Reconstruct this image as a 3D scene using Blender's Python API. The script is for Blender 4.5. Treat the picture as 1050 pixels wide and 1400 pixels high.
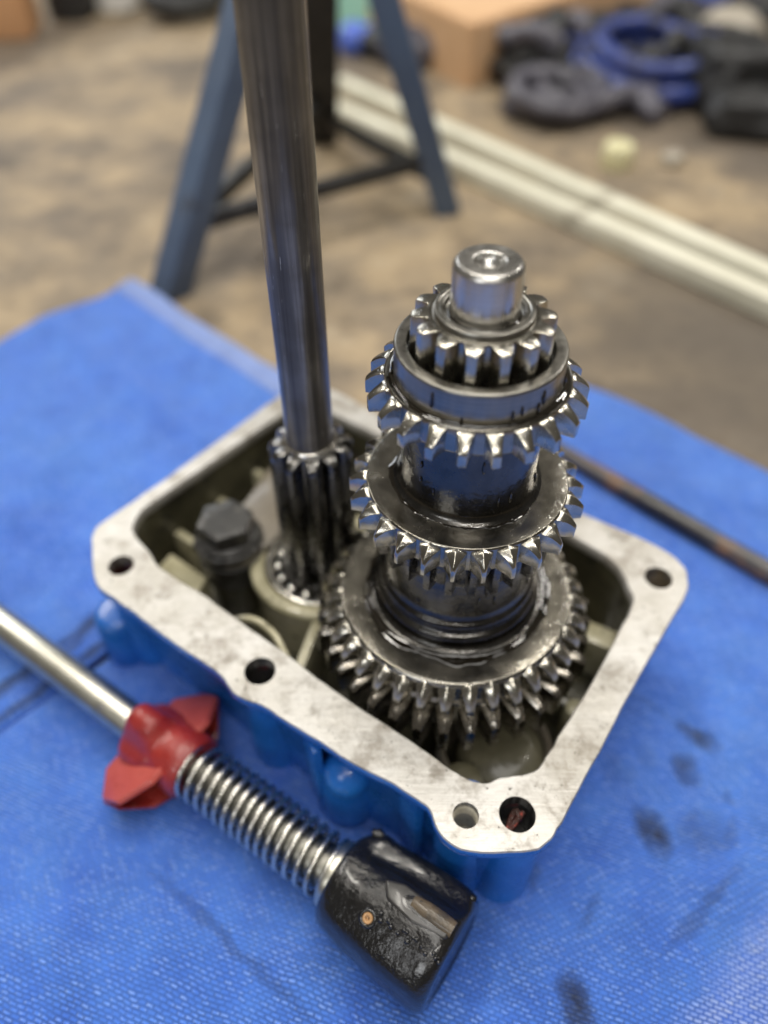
import bpy, bmesh, math, random
from mathutils import Vector, Matrix
random.seed(7)
for o in list(bpy.data.objects): bpy.data.objects.remove(o)
sc = bpy.context.scene
COL = sc.collection
K = 0.30                      # metres per layout unit (gear axis is the origin, towel top is z = 0)
R = math.radians

# ------------------------------------------------------------------ camera
cd = bpy.data.cameras.new('camera'); cam = bpy.data.objects.new('camera', cd); COL.objects.link(cam)
cam.location = (-0.147*K, -0.989*K, 1.70*K)
cam.rotation_euler = (R(43.5), 0, 0)
cd.sensor_fit = 'VERTICAL'; cd.sensor_height = 24.0; cd.lens = 24.0*1052/1400
cd.clip_start = 0.01; cd.clip_end = 60
cd.dof.use_dof = True; cd.dof.focus_distance = 1.26*K
cd.dof.aperture_fstop = cd.lens/1000/(0.041*K)
cd.dof.aperture_blades = 0
sc.camera = cam

# ------------------------------------------------------------------ light
w = bpy.data.worlds.new('World'); sc.world = w; w.use_nodes = True
w.node_tree.nodes['Background'].inputs[0].default_value = (1.0, 0.93, 0.82, 1)
w.node_tree.nodes['Background'].inputs[1].default_value = 0.10
def area(name, loc, target, sx, sy, power, col, spin=0):
    ld = bpy.data.lights.new(name, 'AREA'); ld.shape = 'RECTANGLE'; ld.size = sx; ld.size_y = sy
    ld.energy = power; ld.color = col
    o = bpy.data.objects.new(name, ld); COL.objects.link(o); o.location = loc
    d = Vector(target)-Vector(loc)
    o.rotation_euler = (d.to_track_quat('-Z', 'Y').to_matrix() @ Matrix.Rotation(R(spin), 3, 'Z')).to_euler()
    return o
area('ceiling_panel_lamp', (0.10, -0.15, 2.9), (0, 0.05, 0), 2.0, 1.5, 30, (1.0, 0.97, 0.92), 15)
area('ceiling_or_added_strip', (0.45, 0.85, 2.4), (0, 0, 0), 1.5, 0.07, 18, (1.0, 0.95, 0.86), 20)
area('ceiling_or_added_strip', (-0.70, 0.55, 2.4), (0, 0, 0), 1.5, 0.07, 16, (1.0, 0.95, 0.86), 20)
area('ceiling_or_added_strip', (-2.0, 2.0, 2.4), (-0.6, 1.2, 0), 1.5, 0.07, 26, (1.0, 0.96, 0.90), 20)  # added strip out of view, brightens the background
area('ceiling_or_added_strip', (2.1, 2.0, 2.4), (0.7, 1.4, 0), 1.5, 0.07, 26, (1.0, 0.96, 0.90), 20)  # second added strip, lifts the background on the right
area('ceiling_or_added_strip', (0.15, -1.55, 2.4), (0, 0, 0), 1.5, 0.07, 13, (1.0, 0.96, 0.90), 0)
area('window_like_light', (-1.6, 3.4, 1.9), (-0.2, 0.8, 0), 1.6, 1.1, 26, (0.92, 0.96, 1.0), 0)  # added unseen soft light for reflections and gloss on the far cloth
area('window_like_light', (-1.5, -2.3, 1.9), (0, 0, 0.1), 0.9, 0.8, 15, (0.96, 0.98, 1.0), 0)

sc.view_settings.view_transform = 'Standard'; sc.view_settings.look = 'None'
sc.view_settings.exposure = 0.2; sc.view_settings.gamma = 1.0
sc.view_settings.use_curve_mapping = False
sc.cycles.use_denoising = True
sc.cycles.max_bounces = 8; sc.cycles.glossy_bounces = 6; sc.cycles.sample_clamp_indirect = 6

# ------------------------------------------------------------------ materials
def srgb(r, g, b):
    f = lambda c: (c/255/12.92) if c/255 <= 0.04045 else ((c/255+0.055)/1.055)**2.4
    return (f(r), f(g), f(b))
class NT:
    def __init__(s, name):
        s.m = bpy.data.materials.new(name); s.m.use_nodes = True; s.t = s.m.node_tree
        s.b = s.t.nodes['Principled BSDF']
        s.co = s.t.nodes.new('ShaderNodeTexCoord')
    def n(s, typ, **kw):
        x = s.t.nodes.new(typ)
        for k, v in kw.items(): setattr(x, k, v)
        return x
    def l(s, a, b): s.t.links.new(a, b)
    def mapping(s, scale=(1, 1, 1), rot=(0, 0, 0), loc=(0, 0, 0), src=None):
        m = s.n('ShaderNodeMapping'); m.inputs['Scale'].default_value = scale
        m.inputs['Rotation'].default_value = rot; m.inputs['Location'].default_value = loc
        s.l(src or s.co.outputs['Object'], m.inputs['Vector']); return m.outputs[0]
    def noise(s, scale, detail=4, rough=0.55, vec=None, dist=0.0):
        x = s.n('ShaderNodeTexNoise'); x.inputs['Scale'].default_value = scale
        x.inputs['Detail'].default_value = detail; x.inputs['Roughness'].default_value = rough
        x.inputs['Distortion'].default_value = dist
        s.l(vec or s.co.outputs['Object'], x.inputs['Vector']); return x.outputs['Fac']
    def ramp(s, fac, stops):
        r = s.n('ShaderNodeValToRGB'); e = r.color_ramp.elements
        while len(e) < len(stops): e.new(0.5)
        for q, (p, c) in zip(e, stops):
            q.position = p
            if not isinstance(c, tuple): c = (c, c, c)
            q.color = (*c, 1)
        s.l(fac, r.inputs[0]); return r.outputs[0]
    def mix(s, fac, a, b, mode='MIX'):
        x = s.n('ShaderNodeMix', data_type='RGBA', blend_type=mode)
        for sock, v in ((x.inputs[0], fac), (x.inputs[6], a), (x.inputs[7], b)):
            if isinstance(v, tuple): sock.default_value = (*v, 1)
            elif isinstance(v, (int, float)): sock.default_value = v
            else: s.l(v, sock)
        return x.outputs[2]
    def math(s, op, a, b=0.0, c=0.0, clamp=False):
        x = s.n('ShaderNodeMath', operation=op, use_clamp=clamp)
        for sock, v in zip(x.inputs, (a, b, c)):
            if isinstance(v, (int, float)): sock.default_value = v
            else: s.l(v, sock)
        return x.outputs[0]
    def bump(s, h, strength, dist, prev=None):
        x = s.n('ShaderNodeBump'); x.inputs['Strength'].default_value = strength
        x.inputs['Distance'].default_value = dist; s.l(h, x.inputs['Height'])
        if prev is not None: s.l(prev, x.inputs['Normal'])
        return x.outputs[0]
    def set(s, **kw):
        for k, v in kw.items():
            i = s.b.inputs[k.replace('_', ' ')]
            if isinstance(v, tuple): i.default_value = (*v, 1) if len(v) == 3 and i.type == 'RGBA' else v
            elif isinstance(v, (int, float)): i.default_value = v
            else: s.l(v, i)
        return s

def oiled_steel(name, dark, light, rough=(0.16, 0.38), scale=70, coat=1.0, wob=0.3, metal=1.0):
    t = NT(name)
    f = t.noise(scale, 6, 0.6)
    g = t.noise(scale*0.25, 3, 0.5)
    t.set(Base_Color=t.ramp(t.mix(0.5, f, g), [(0.36, dark), (0.62, light)]), Metallic=metal,
          Roughness=t.ramp(f, [(0.3, rough[0]), (0.7, rough[1])]))
    fine = t.noise(scale*9, 3, 0.6)
    t.set(Normal=t.bump(fine, 0.12, 0.0004))
    oil = t.noise(scale*2.2, 2, 0.5, dist=0.6)
    oil2 = t.math('ADD', oil, t.math('MULTIPLY', t.noise(scale*7, 2, 0.5, dist=1.0), 0.22))
    t.set(Coat_Weight=coat, Coat_Roughness=0.012, Coat_IOR=1.5, Coat_Normal=t.bump(oil2, wob, 0.0016))
    return t.m
M = {}
M['gear'] = oiled_steel('oiled_gear_steel', (0.19, 0.176, 0.145), (0.30, 0.28, 0.235), rough=(0.18, 0.30), wob=0.4)
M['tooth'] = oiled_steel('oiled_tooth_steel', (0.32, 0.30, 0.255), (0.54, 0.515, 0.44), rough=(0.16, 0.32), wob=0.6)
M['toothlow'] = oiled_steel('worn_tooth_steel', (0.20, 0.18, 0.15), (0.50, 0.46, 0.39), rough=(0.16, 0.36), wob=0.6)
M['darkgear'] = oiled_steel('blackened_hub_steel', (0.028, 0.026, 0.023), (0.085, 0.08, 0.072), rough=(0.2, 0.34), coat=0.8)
M['pinion'] = oiled_steel('dark_pinion_steel', (0.05, 0.047, 0.045), (0.13, 0.125, 0.115), rough=(0.2, 0.4), coat=0.9, wob=0.4)
M['chrome'] = oiled_steel('race_steel', (0.55, 0.53, 0.48), (0.75, 0.72, 0.66), rough=(0.1, 0.25))

def turned_steel(name, c0, c1, rough, zscale, coat=0.3, streak=40):
    t = NT(name)
    rings = t.noise(1.0, 4, 0.7, vec=t.mapping((18, 18, zscale)))
    v = t.noise(1.0, 5, 0.6, vec=t.mapping((streak*3, streak*3, streak*0.12)))
    t.set(Base_Color=t.ramp(t.mix(0.5, rings, v), [(0.35, c0), (0.65, c1)]), Metallic=1.0,
          Roughness=t.ramp(v, [(0.3, rough[0]), (0.7, rough[1])]),
          Normal=t.bump(rings, 0.10, 0.0004), Coat_Weight=coat, Coat_Roughness=0.05)
    return t.m
M['shaft'] = turned_steel('ground_shaft_steel', (0.50, 0.49, 0.46), (0.70, 0.68, 0.64), (0.22, 0.38), 1500)
def worn_shaft(name):
    t = NT(name)
    v = t.noise(1.0, 6, 0.65, vec=t.mapping((260, 260, 5))); b = t.noise(14, 5, 0.6); sp = t.noise(1.0, 3, 0.6, vec=t.mapping((700, 700, 60)))
    base = t.ramp(t.mix(0.35, v, b), [(0.36, (0.035, 0.031, 0.026)), (0.52, (0.11, 0.098, 0.082)), (0.66, (0.25, 0.23, 0.20))])
    base = t.mix(t.ramp(sp, [(0.68, 0.0), (0.74, 0.8)]), base, (0.5, 0.48, 0.43))
    t.set(Base_Color=base, Metallic=0.4, Roughness=t.ramp(v, [(0.3, 0.46), (0.7, 0.26)]), Normal=t.bump(v, 0.25, 0.0005),
          Coat_Weight=t.ramp(b, [(0.45, 0.0), (0.6, 0.7)]), Coat_Roughness=0.06)
    return t.m
M['longshaft'] = worn_shaft('oily_long_shaft_steel')
M['ring'] = turned_steel('ground_ring_steel', (0.20, 0.192, 0.172), (0.34, 0.325, 0.29), (0.26, 0.42), 900, 0.4)
M['zinc'] = turned_steel('galvanised_tube', (0.50, 0.48, 0.40), (0.72, 0.70, 0.61), (0.26, 0.42), 60, 0.0, 30)
M['shadedzinc'] = turned_steel('shaded_tube', (0.13, 0.125, 0.11), (0.30, 0.29, 0.25), (0.3, 0.45), 60, 0.0, 30)  # darker zinc copy, shade under the spring coils put into the colour
M['spring'] = turned_steel('bright_spring_wire', (0.55, 0.54, 0.49), (0.76, 0.74, 0.68), (0.2, 0.34), 200, 0.1, 60)

def alu(name):
    t = NT(name)
    f = t.noise(16, 7, 0.66); g = t.noise(60, 6, 0.65, dist=0.5); h = t.noise(240, 4, 0.65); k = t.noise(30, 8, 0.75, vec=t.mapping((1, 1, 1), loc=(2, 5, 0)))
    cut = t.noise(1.0, 3, 0.6, vec=t.mapping((30, 1400, 30), rot=(0, 0, R(37))))
    scr = t.noise(1.0, 4, 0.6, vec=t.mapping((25, 700, 25), rot=(0, 0, R(-20)), loc=(1, 2, 0)))
    base = t.ramp(f, [(0.30, srgb(164, 159, 149)), (0.50, srgb(193, 190, 184)), (0.68, srgb(205, 203, 199))])
    base = t.mix(t.ramp(k, [(0.51, 0.0), (0.60, 0.5), (0.72, 0.7)]), base, srgb(122, 112, 98))
    base = t.mix(t.ramp(g, [(0.60, 0.0), (0.68, 0.5)]), base, srgb(104, 96, 84))
    base = t.mix(t.ramp(h, [(0.64, 0.0), (0.69, 0.85)]), base, srgb(62, 56, 48))
    base = t.mix(t.ramp(scr, [(0.66, 0.0), (0.70, 0.55)]), base, srgb(232, 230, 224))
    base = t.mix(t.ramp(cut, [(0.35, 0.16), (0.6, 0.0)]), base, srgb(120, 114, 104))
    hh = t.math('ADD', t.math('MULTIPLY', g, 1.2), t.math('ADD', t.math('MULTIPLY', cut, 0.35), t.math('MULTIPLY', h, 0.5)))
    t.set(Base_Color=base, Metallic=0.45, Roughness=t.ramp(k, [(0.35, 0.32), (0.7, 0.56)]), Normal=t.bump(hh, 0.5, 0.0012))
    return t.m
M['alu'] = alu('machined_aluminium')

def paint(name, c0, c1, chip, rough=0.3, scale=26, bumps=0.3, coat=0.3, chips=(0.66, 0.70)):
    t = NT(name)
    f = t.noise(scale, 5, 0.6); g = t.noise(scale*2.5, 6, 0.65)
    base = t.mix(t.ramp(f, [(0.35, 0.0), (0.65, 1.0)]), c0, c1)
    base = t.mix(t.ramp(g, [(chips[0], 0.0), (chips[1], 1.0)]), base, chip)
    t.set(Base_Color=base, Roughness=t.ramp(g, [(0.3, rough*0.7), (0.7, rough*1.4)]),
          Normal=t.bump(t.noise(scale*6, 4, 0.6), bumps, 0.0012), Coat_Weight=coat, Coat_Roughness=0.1)
    return t.m
M['bluepaint'] = paint('blue_enamel', (0.012, 0.12, 0.46), (0.02, 0.18, 0.60), (0.24, 0.34, 0.50), 0.28, chips=(0.68, 0.75))
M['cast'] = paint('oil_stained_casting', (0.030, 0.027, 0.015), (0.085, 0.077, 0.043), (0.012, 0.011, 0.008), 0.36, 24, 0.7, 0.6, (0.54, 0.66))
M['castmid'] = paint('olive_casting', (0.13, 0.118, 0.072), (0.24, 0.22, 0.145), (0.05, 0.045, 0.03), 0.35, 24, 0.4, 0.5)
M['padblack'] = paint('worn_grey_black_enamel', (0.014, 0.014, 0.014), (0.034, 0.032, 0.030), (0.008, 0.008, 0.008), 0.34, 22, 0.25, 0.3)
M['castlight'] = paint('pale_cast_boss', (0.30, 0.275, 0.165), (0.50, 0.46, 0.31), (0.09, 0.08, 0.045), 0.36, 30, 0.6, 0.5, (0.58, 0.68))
M['redpaint'] = paint('red_enamel', (0.23, 0.015, 0.012), (0.34, 0.030, 0.021), (0.42, 0.20, 0.16), 0.32, 55, 0.7, 0.3, (0.63, 0.70))
M['fadedred'] = paint('faded_red_enamel', (0.40, 0.062, 0.048), (0.46, 0.085, 0.066), (0.30, 0.03, 0.022), 0.4, 40, 0.25, 0.2, (0.60, 0.70))
M['blackpaint'] = paint('chipped_black_enamel', (0.006, 0.006, 0.006), (0.011, 0.010, 0.010), (0.055, 0.049, 0.042), 0.22, 26, 1.0, 0.5, (0.66, 0.74))
M['rustpatch'] = paint('worn_bronze_patch', (0.05, 0.042, 0.032), (0.16, 0.115, 0.065), (0.02, 0.018, 0.015), 0.45, 60, 0.8)
M['greasy'] = paint('greasy_black_bolt', (0.010, 0.009, 0.008), (0.024, 0.022, 0.019), (0.10, 0.094, 0.082), 0.36, 90, 1.0, 0.35, (0.58, 0.66))
M['plate'] = paint('brown_oily_plate', (0.12, 0.10, 0.075), (0.19, 0.165, 0.125), (0.07, 0.06, 0.045), 0.35, 24, 0.3, 0.5)
M['brass'] = paint('dull_brass', (0.40, 0.22, 0.09), (0.48, 0.28, 0.13), (0.2, 0.11, 0.05), 0.35, 90, 0.3)
M['hole'] = paint('dark_hole_lining', (0.012, 0.012, 0.012), (0.03, 0.026, 0.022), (0.16, 0.02, 0.015), 0.35, 40, 0.3, 0.3, (0.60, 0.66))
M['redhole'] = paint('red_stained_hole', (0.03, 0.014, 0.011), (0.11, 0.022, 0.016), (0.30, 0.05, 0.035), 0.3, 55, 0.5, 0.6, (0.58, 0.64))
M['brownhole'] = paint('brown_stained_hole', (0.16, 0.12, 0.075), (0.30, 0.25, 0.18), (0.07, 0.05, 0.03), 0.4, 50, 0.4)
M['palehole'] = paint('bare_thread', (0.40, 0.37, 0.29), (0.62, 0.58, 0.48), (0.2, 0.17, 0.12), 0.35, 50, 0.3)
M['rusty'] = paint('rusty_dark_bar', (0.02, 0.018, 0.017), (0.085, 0.075, 0.07), (0.15, 0.08, 0.04), 0.36, 13, 0.4, 0.2, (0.56, 0.64))
M['standblue'] = paint('slate_blue_paint', (0.06, 0.085, 0.135), (0.085, 0.12, 0.18), (0.05, 0.05, 0.055), 0.5, 9, 0.2, 0.0, (0.6, 0.7))
M['black'] = paint('matt_black', (0.012, 0.012, 0.013), (0.03, 0.03, 0.03), (0.07, 0.065, 0.06), 0.5, 12, 0.2, 0.0)
M['offwhite'] = paint('dirty_offwhite_paint', (0.60, 0.58, 0.46), (0.76, 0.74, 0.61), (0.34, 0.31, 0.24), 0.45, 7, 0.2, 0.0, (0.60, 0.70))
M['card'] = paint('brown_cardboard', (0.60, 0.37, 0.20), (0.70, 0.46, 0.27), (0.38, 0.24, 0.12), 0.8, 8, 0.2, 0.0)
M['mint'] = paint('mint_plastic', (0.42, 0.80, 0.63), (0.46, 0.84, 0.67), (0.28, 0.5, 0.4), 0.5, 8, 0.1, 0.0)
M['hoseblue'] = paint('blue_rubber', (0.018, 0.032, 0.17), (0.05, 0.08, 0.28), (0.02, 0.02, 0.03), 0.4, 14, 0.2, 0.1, (0.52, 0.60))
M['hosegrey'] = paint('violet_grey_rubber', (0.055, 0.052, 0.068), (0.12, 0.115, 0.14), (0.03, 0.03, 0.035), 0.5, 9, 0.2)
M['beige'] = paint('beige_plastic', (0.36, 0.32, 0.26), (0.44, 0.40, 0.33), (0.25, 0.22, 0.17), 0.5, 9, 0.1)
M['white'] = paint('white_plastic', (0.62, 0.61, 0.58), (0.72, 0.71, 0.68), (0.5, 0.48, 0.44), 0.5, 9, 0.1)
M['orange'] = paint('orange_tan_board', (0.50, 0.25, 0.11), (0.58, 0.32, 0.16), (0.4, 0.2, 0.1), 0.6, 8, 0.1, 0.0)
M['sack'] = paint('blue_plastic_sack', (0.07, 0.13, 0.55), (0.11, 0.19, 0.66), (0.05, 0.09, 0.4), 0.35, 8, 0.5, 0.1)
M['yellow'] = paint('pale_yellow_cap', (0.66, 0.62, 0.36), (0.74, 0.70, 0.44), (0.6, 0.55, 0.3), 0.4, 9, 0.1)

def floor_mat():
    t = NT('stained_concrete')
    a = t.noise(1.5, 7, 0.62, dist=0.5); b = t.noise(5.5, 7, 0.66); c = t.noise(60, 5, 0.65); d = t.noise(16, 6, 0.65)
    base = t.ramp(t.mix(0.5, a, b), [(0.36, srgb(90, 82, 72)), (0.46, srgb(136, 122, 102)), (0.53, srgb(164, 145, 116)), (0.60, srgb(172, 160, 140)), (0.66, srgb(198, 191, 176))])
    base = t.mix(t.ramp(t.noise(2.6, 6, 0.66, vec=t.mapping((1, 1, 1), loc=(3, 1, 0))), [(0.48, 0.0), (0.60, 0.8)]), base, srgb(92, 84, 76))
    base = t.mix(t.ramp(d, [(0.52, 0.0), (0.68, 0.6)]), base, srgb(84, 74, 62))
    # old oil-darkened area to the right of the bench of parts
    m = t.n('ShaderNodeMapping', vector_type='TEXTURE'); m.inputs['Location'].default_value = (1.35*K, 1.75*K, 0); m.inputs['Scale'].default_value = (0.95*K, 0.85*K, 1e6)
    nz = t.n('ShaderNodeTexNoise'); nz.inputs['Scale'].default_value = 5; nz.inputs['Detail'].default_value = 5; t.l(t.co.outputs['Object'], nz.inputs['Vector'])
    sb = t.n('ShaderNodeVectorMath', operation='SUBTRACT'); t.l(nz.outputs['Color'], sb.inputs[0]); sb.inputs[1].default_value = (0.5, 0.5, 0.5)
    sl = t.n('ShaderNodeVectorMath', operation='SCALE'); t.l(sb.outputs[0], sl.inputs[0]); sl.inputs['Scale'].default_value = 0.35
    ad = t.n('ShaderNodeVectorMath', operation='ADD'); t.l(t.co.outputs['Object'], ad.inputs[0]); t.l(sl.outputs[0], ad.inputs[1]); t.l(ad.outputs[0], m.inputs['Vector'])
    ln = t.n('ShaderNodeVectorMath', operation='LENGTH'); t.l(m.outputs[0], ln.inputs[0])
    base = t.mix(t.ramp(ln.outputs['Value'], [(0.55, 0.8), (1.0, 0.0)]), base, srgb(92, 84, 74))
    base = t.mix(t.ramp(c, [(0.5, 0.0), (0.75, 0.4)]), base, srgb(70, 62, 52))
    t.set(Base_Color=base, Roughness=0.7, Normal=t.bump(t.math('ADD', c, d), 0.4, 0.003)); return t.m
M['floor'] = floor_mat()

def towel_mat(name, stains_and_shade=(), pale=None, crease=None, base0=srgb(68, 119, 228), base1=srgb(90, 146, 246), rot=0.0):
    """woven blue cloth: rows of short floats; stains_and_shade are ellipses (x, y, rx, ry, angle, strength) in layout units"""
    t = NT(name)
    ob = t.co.outputs['Object']
    # weave: brick pattern of floats, 3.2 x 1.3 mm
    wn = t.n('ShaderNodeTexNoise'); wn.inputs['Scale'].default_value = 60; wn.inputs['Detail'].default_value = 3; t.l(ob, wn.inputs['Vector'])
    w1 = t.n('ShaderNodeVectorMath', operation='SUBTRACT'); t.l(wn.outputs['Color'], w1.inputs[0]); w1.inputs[1].default_value = (0.5, 0.5, 0.5)
    w2 = t.n('ShaderNodeVectorMath', operation='SCALE'); t.l(w1.outputs[0], w2.inputs[0]); w2.inputs['Scale'].default_value = 0.0035
    w3 = t.n('ShaderNodeVectorMath', operation='ADD'); t.l(ob, w3.inputs[0]); t.l(w2.outputs[0], w3.inputs[1])
    v = t.mapping((1/K, 1/K, 1/K), rot=(0, 0, rot), src=w3.outputs[0])
    wv = t.n('ShaderNodeTexBrick'); t.l(v, wv.inputs['Vector'])
    wv.inputs['Scale'].default_value = 1.0; wv.offset = 0.5; wv.inputs['Brick Width'].default_value = 0.0175
    wv.inputs['Row Height'].default_value = 0.0084; wv.inputs['Mortar Size'].default_value = 0.0028
    wv.inputs['Mortar Smooth'].default_value = 1.0; wv.inputs['Bias'].default_value = 0.0
    wv.inputs['Color1'].default_value = (1, 1, 1, 1); wv.inputs['Color2'].default_value = (0.60, 0.60, 0.60, 1); wv.inputs['Mortar'].default_value = (0.22, 0.22, 0.22, 1)
    fz = t.noise(520, 4, 0.65)
    big = t.noise(7, 4, 0.55); mid = t.noise(40, 4, 0.6)
    base = t.mix(t.ramp(t.mix(0.4, big, mid), [(0.36, 0.0), (0.64, 1.0)]), base0, base1)
    wvc = wv.outputs['Color']
    base = t.mix(t.ramp(t.noise(24, 4, 0.6), [(0.35, 0.32), (0.65, 0.62)]), base, t.mix(1.0, base, wvc, 'MULTIPLY'))
    base = t.mix(t.ramp(t.math('MULTIPLY', wvc, fz), [(0.40, 0.0), (0.56, 0.55)]), base, srgb(150, 184, 250))
    sep = t.n('ShaderNodeSeparateXYZ'); 
    # slightly wobbled coordinates for organic outlines
    nz = t.n('ShaderNodeTexNoise'); nz.inputs['Scale'].default_value = 70; nz.inputs['Detail'].default_value = 4; t.l(ob, nz.inputs['Vector'])
    sub = t.n('ShaderNodeVectorMath', operation='SUBTRACT'); t.l(nz.outputs['Color'], sub.inputs[0]); sub.inputs[1].default_value = (0.5, 0.5, 0.5)
    sc_ = t.n('ShaderNodeVectorMath', operation='SCALE'); t.l(sub.outputs[0], sc_.inputs[0]); sc_.inputs['Scale'].default_value = 0.013
    add = t.n('ShaderNodeVectorMath', operation='ADD'); t.l(ob, add.inputs[0]); t.l(sc_.outputs[0], add.inputs[1])
    wob = add.outputs[0]
    t.l(wob, sep.inputs[0])
    if pale:
        (x0, y0), (x1, y1) = pale
        nx, ny = -(y1-y0), (x1-x0); L = math.hypot(nx, ny); nx /= L; ny /= L
        d = t.math('ADD', t.math('MULTIPLY', sep.outputs[0], nx/K), t.math('MULTIPLY', sep.outputs[1], ny/K))
        d = t.math('SUBTRACT', d, nx*x0+ny*y0)
        fac = t.ramp(d, [(0.0, 0.0), (0.05, 1.0)])
        fl = t.ramp(t.math('MULTIPLY', wvc, t.noise(420, 3, 0.6)), [(0.15, srgb(70, 110, 210)), (0.34, srgb(150, 172, 232)), (0.6, srgb(184, 198, 238))])
        base = t.mix(t.math('MULTIPLY', fac, 0.7), base, fl)
    for (x, y, rx, ry, an, st) in stains_and_shade:  # dark ellipses: oil spots, plus crease shade painted along the towel seam
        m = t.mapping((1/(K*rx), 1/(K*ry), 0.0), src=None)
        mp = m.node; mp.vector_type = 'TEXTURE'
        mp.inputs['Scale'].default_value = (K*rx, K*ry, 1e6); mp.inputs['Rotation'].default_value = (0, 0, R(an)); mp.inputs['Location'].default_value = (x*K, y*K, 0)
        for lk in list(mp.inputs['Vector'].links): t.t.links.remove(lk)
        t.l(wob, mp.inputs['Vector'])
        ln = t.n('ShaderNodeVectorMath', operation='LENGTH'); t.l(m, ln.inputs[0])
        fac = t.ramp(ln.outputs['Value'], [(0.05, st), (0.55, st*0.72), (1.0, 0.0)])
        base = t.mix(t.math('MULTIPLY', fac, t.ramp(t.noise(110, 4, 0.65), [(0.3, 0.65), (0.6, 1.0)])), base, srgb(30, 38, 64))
    t.set(Base_Color=base, Roughness=0.85, Sheen_Weight=0.35, Sheen_Roughness=0.4, Sheen_Tint=(0.6, 0.75, 1.0))
    h = t.math('ADD', t.math('MULTIPLY', wvc, 0.7), t.math('MULTIPLY', fz, 0.5))
    t.set(Normal=t.bump(h, 1.0, 0.0022))
    return t.m

# ------------------------------------------------------------------ helpers
def tag(o, label, cat, group=None):
    o['label'] = label; o['category'] = cat
    if group: o['group'] = group
    return o
def empty(name, label, cat, loc=(0, 0, 0), group=None):
    o = bpy.data.objects.new(name, None); COL.objects.link(o); o.location = Vector(loc)*K
    o.empty_display_size = 0.02
    return tag(o, label, cat, group)
def finish(bm, ang=32):
    bmesh.ops.recalc_face_normals(bm, faces=bm.faces[:])
    for f in bm.faces: f.smooth = True
    for e in bm.edges:
        if len(e.link_faces) == 2 and e.calc_face_angle(0) > R(ang): e.smooth = False
def to_mesh(name, bm, ang=32):
    finish(bm, ang)
    for v in bm.verts: v.co *= K
    me = bpy.data.meshes.new(name); bm.to_mesh(me); bm.free(); return me
def obj(name, bm, mat, parent=None, loc=(0, 0, 0), rot=(0, 0, 0), ang=32):
    me = bm if isinstance(bm, bpy.types.Mesh) else to_mesh(name, bm, ang)
    if not me.materials:
        for m in (mat if isinstance(mat, (list, tuple)) else [mat]): me.materials.append(M[m] if isinstance(m, str) else m)
    o = bpy.data.objects.new(name, me); COL.objects.link(o)
    o.location = Vector(loc)*K; o.rotation_euler = rot
    if parent: o.parent = parent
    return o
def roundp(profile, c):
    """round every interior corner of an open profile with a 3-point fillet of size c"""
    out = [profile[0]]
    for i in range(1, len(profile)-1):
        p0, p, p1 = (Vector(profile[i-1]), Vector(profile[i]), Vector(profile[i+1]))
        a = p0-p; b = p1-p
        cc = min(c, a.length*0.45, b.length*0.45)
        q0 = p+a.normalized()*cc; q1 = p+b.normalized()*cc
        out += [tuple(q0), tuple(p*0.5+(q0+q1)*0.25), tuple(q1)]
    out.append(profile[-1]); return out
def lathe(profile, n=96, c=0.0, closed=False, bm=None, wob=0.0):
    bm = bm or bmesh.new()
    if c: profile = roundp(profile, c)
    rings = []
    for (r, z) in profile:
        if r < 1e-6: rings.append([bm.verts.new((0, 0, z))])
        else: rings.append([bm.verts.new(((r+random.uniform(-wob, wob))*math.cos(2*math.pi*i/n), (r)*math.sin(2*math.pi*i/n), z+random.uniform(-wob, wob))) for i in range(n)])
    seq = list(zip(rings, rings[1:]))
    if closed: seq.append((rings[-1], rings[0]))
    for a, b in seq:
        for i in range(n):
            j = (i+1) % n
            if len(a) == 1 and len(b) == 1: continue
            if len(a) == 1: bm.faces.new((a[0], b[j], b[i]))
            elif len(b) == 1: bm.faces.new((a[i], a[j], b[0]))
            else: bm.faces.new((a[i], a[j], b[j], b[i]))
    return bm
def box(sx, sy, sz, bev=0.0, cz=True, seg=2):
    bm = bmesh.new(); bmesh.ops.create_cube(bm, size=1.0)
    for v in bm.verts: v.co = Vector((v.co.x*sx, v.co.y*sy, v.co.z*sz+(sz/2 if cz else 0)))
    if bev: bmesh.ops.bevel(bm, geom=bm.edges[:], offset=bev, segments=seg, affect='EDGES', profile=0.6)
    return bm
def tube(path, r, n=12, bm=None, cap=True, radii=None):
    bm = bm or bmesh.new(); P = [Vector(p) for p in path]; rings = []; up = Vector((0, 0, 1)); prev = None
    for i, p in enumerate(P):
        t = (P[min(i+1, len(P)-1)]-P[max(i-1, 0)]).normalized()
        if prev is None:
            a = t.cross(up); a = a.normalized() if a.length > 1e-4 else Vector((1, 0, 0))
        else:
            a = (prev-t*prev.dot(t)).normalized()
        prev = a; b = t.cross(a)
        rr = radii[i] if radii else r
        rings.append([bm.verts.new(p+(a*math.cos(2*math.pi*k/n)+b*math.sin(2*math.pi*k/n))*rr) for k in range(n)])
    for A, B in zip(rings, rings[1:]):
        for k in range(n): bm.faces.new((A[k], A[(k+1) % n], B[(k+1) % n], B[k]))
    if cap: bm.faces.new(rings[0][::-1]); bm.faces.new(rings[-1])
    return bm
def smooth_path(pts, k=8):
    P = [Vector(p) for p in pts]; out = []
    for i in range(len(P)-1):
        p0, p1, p2, p3 = P[max(i-1, 0)], P[i], P[i+1], P[min(i+2, len(P)-1)]
        for j in range(k):
            t = j/k
            out.append(0.5*((2*p1)+(p2-p0)*t+(2*p0-5*p1+4*p2-p3)*t*t+(3*p1-p0-3*p2+p3)*t**3))
    return out+[P[-1]]
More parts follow.
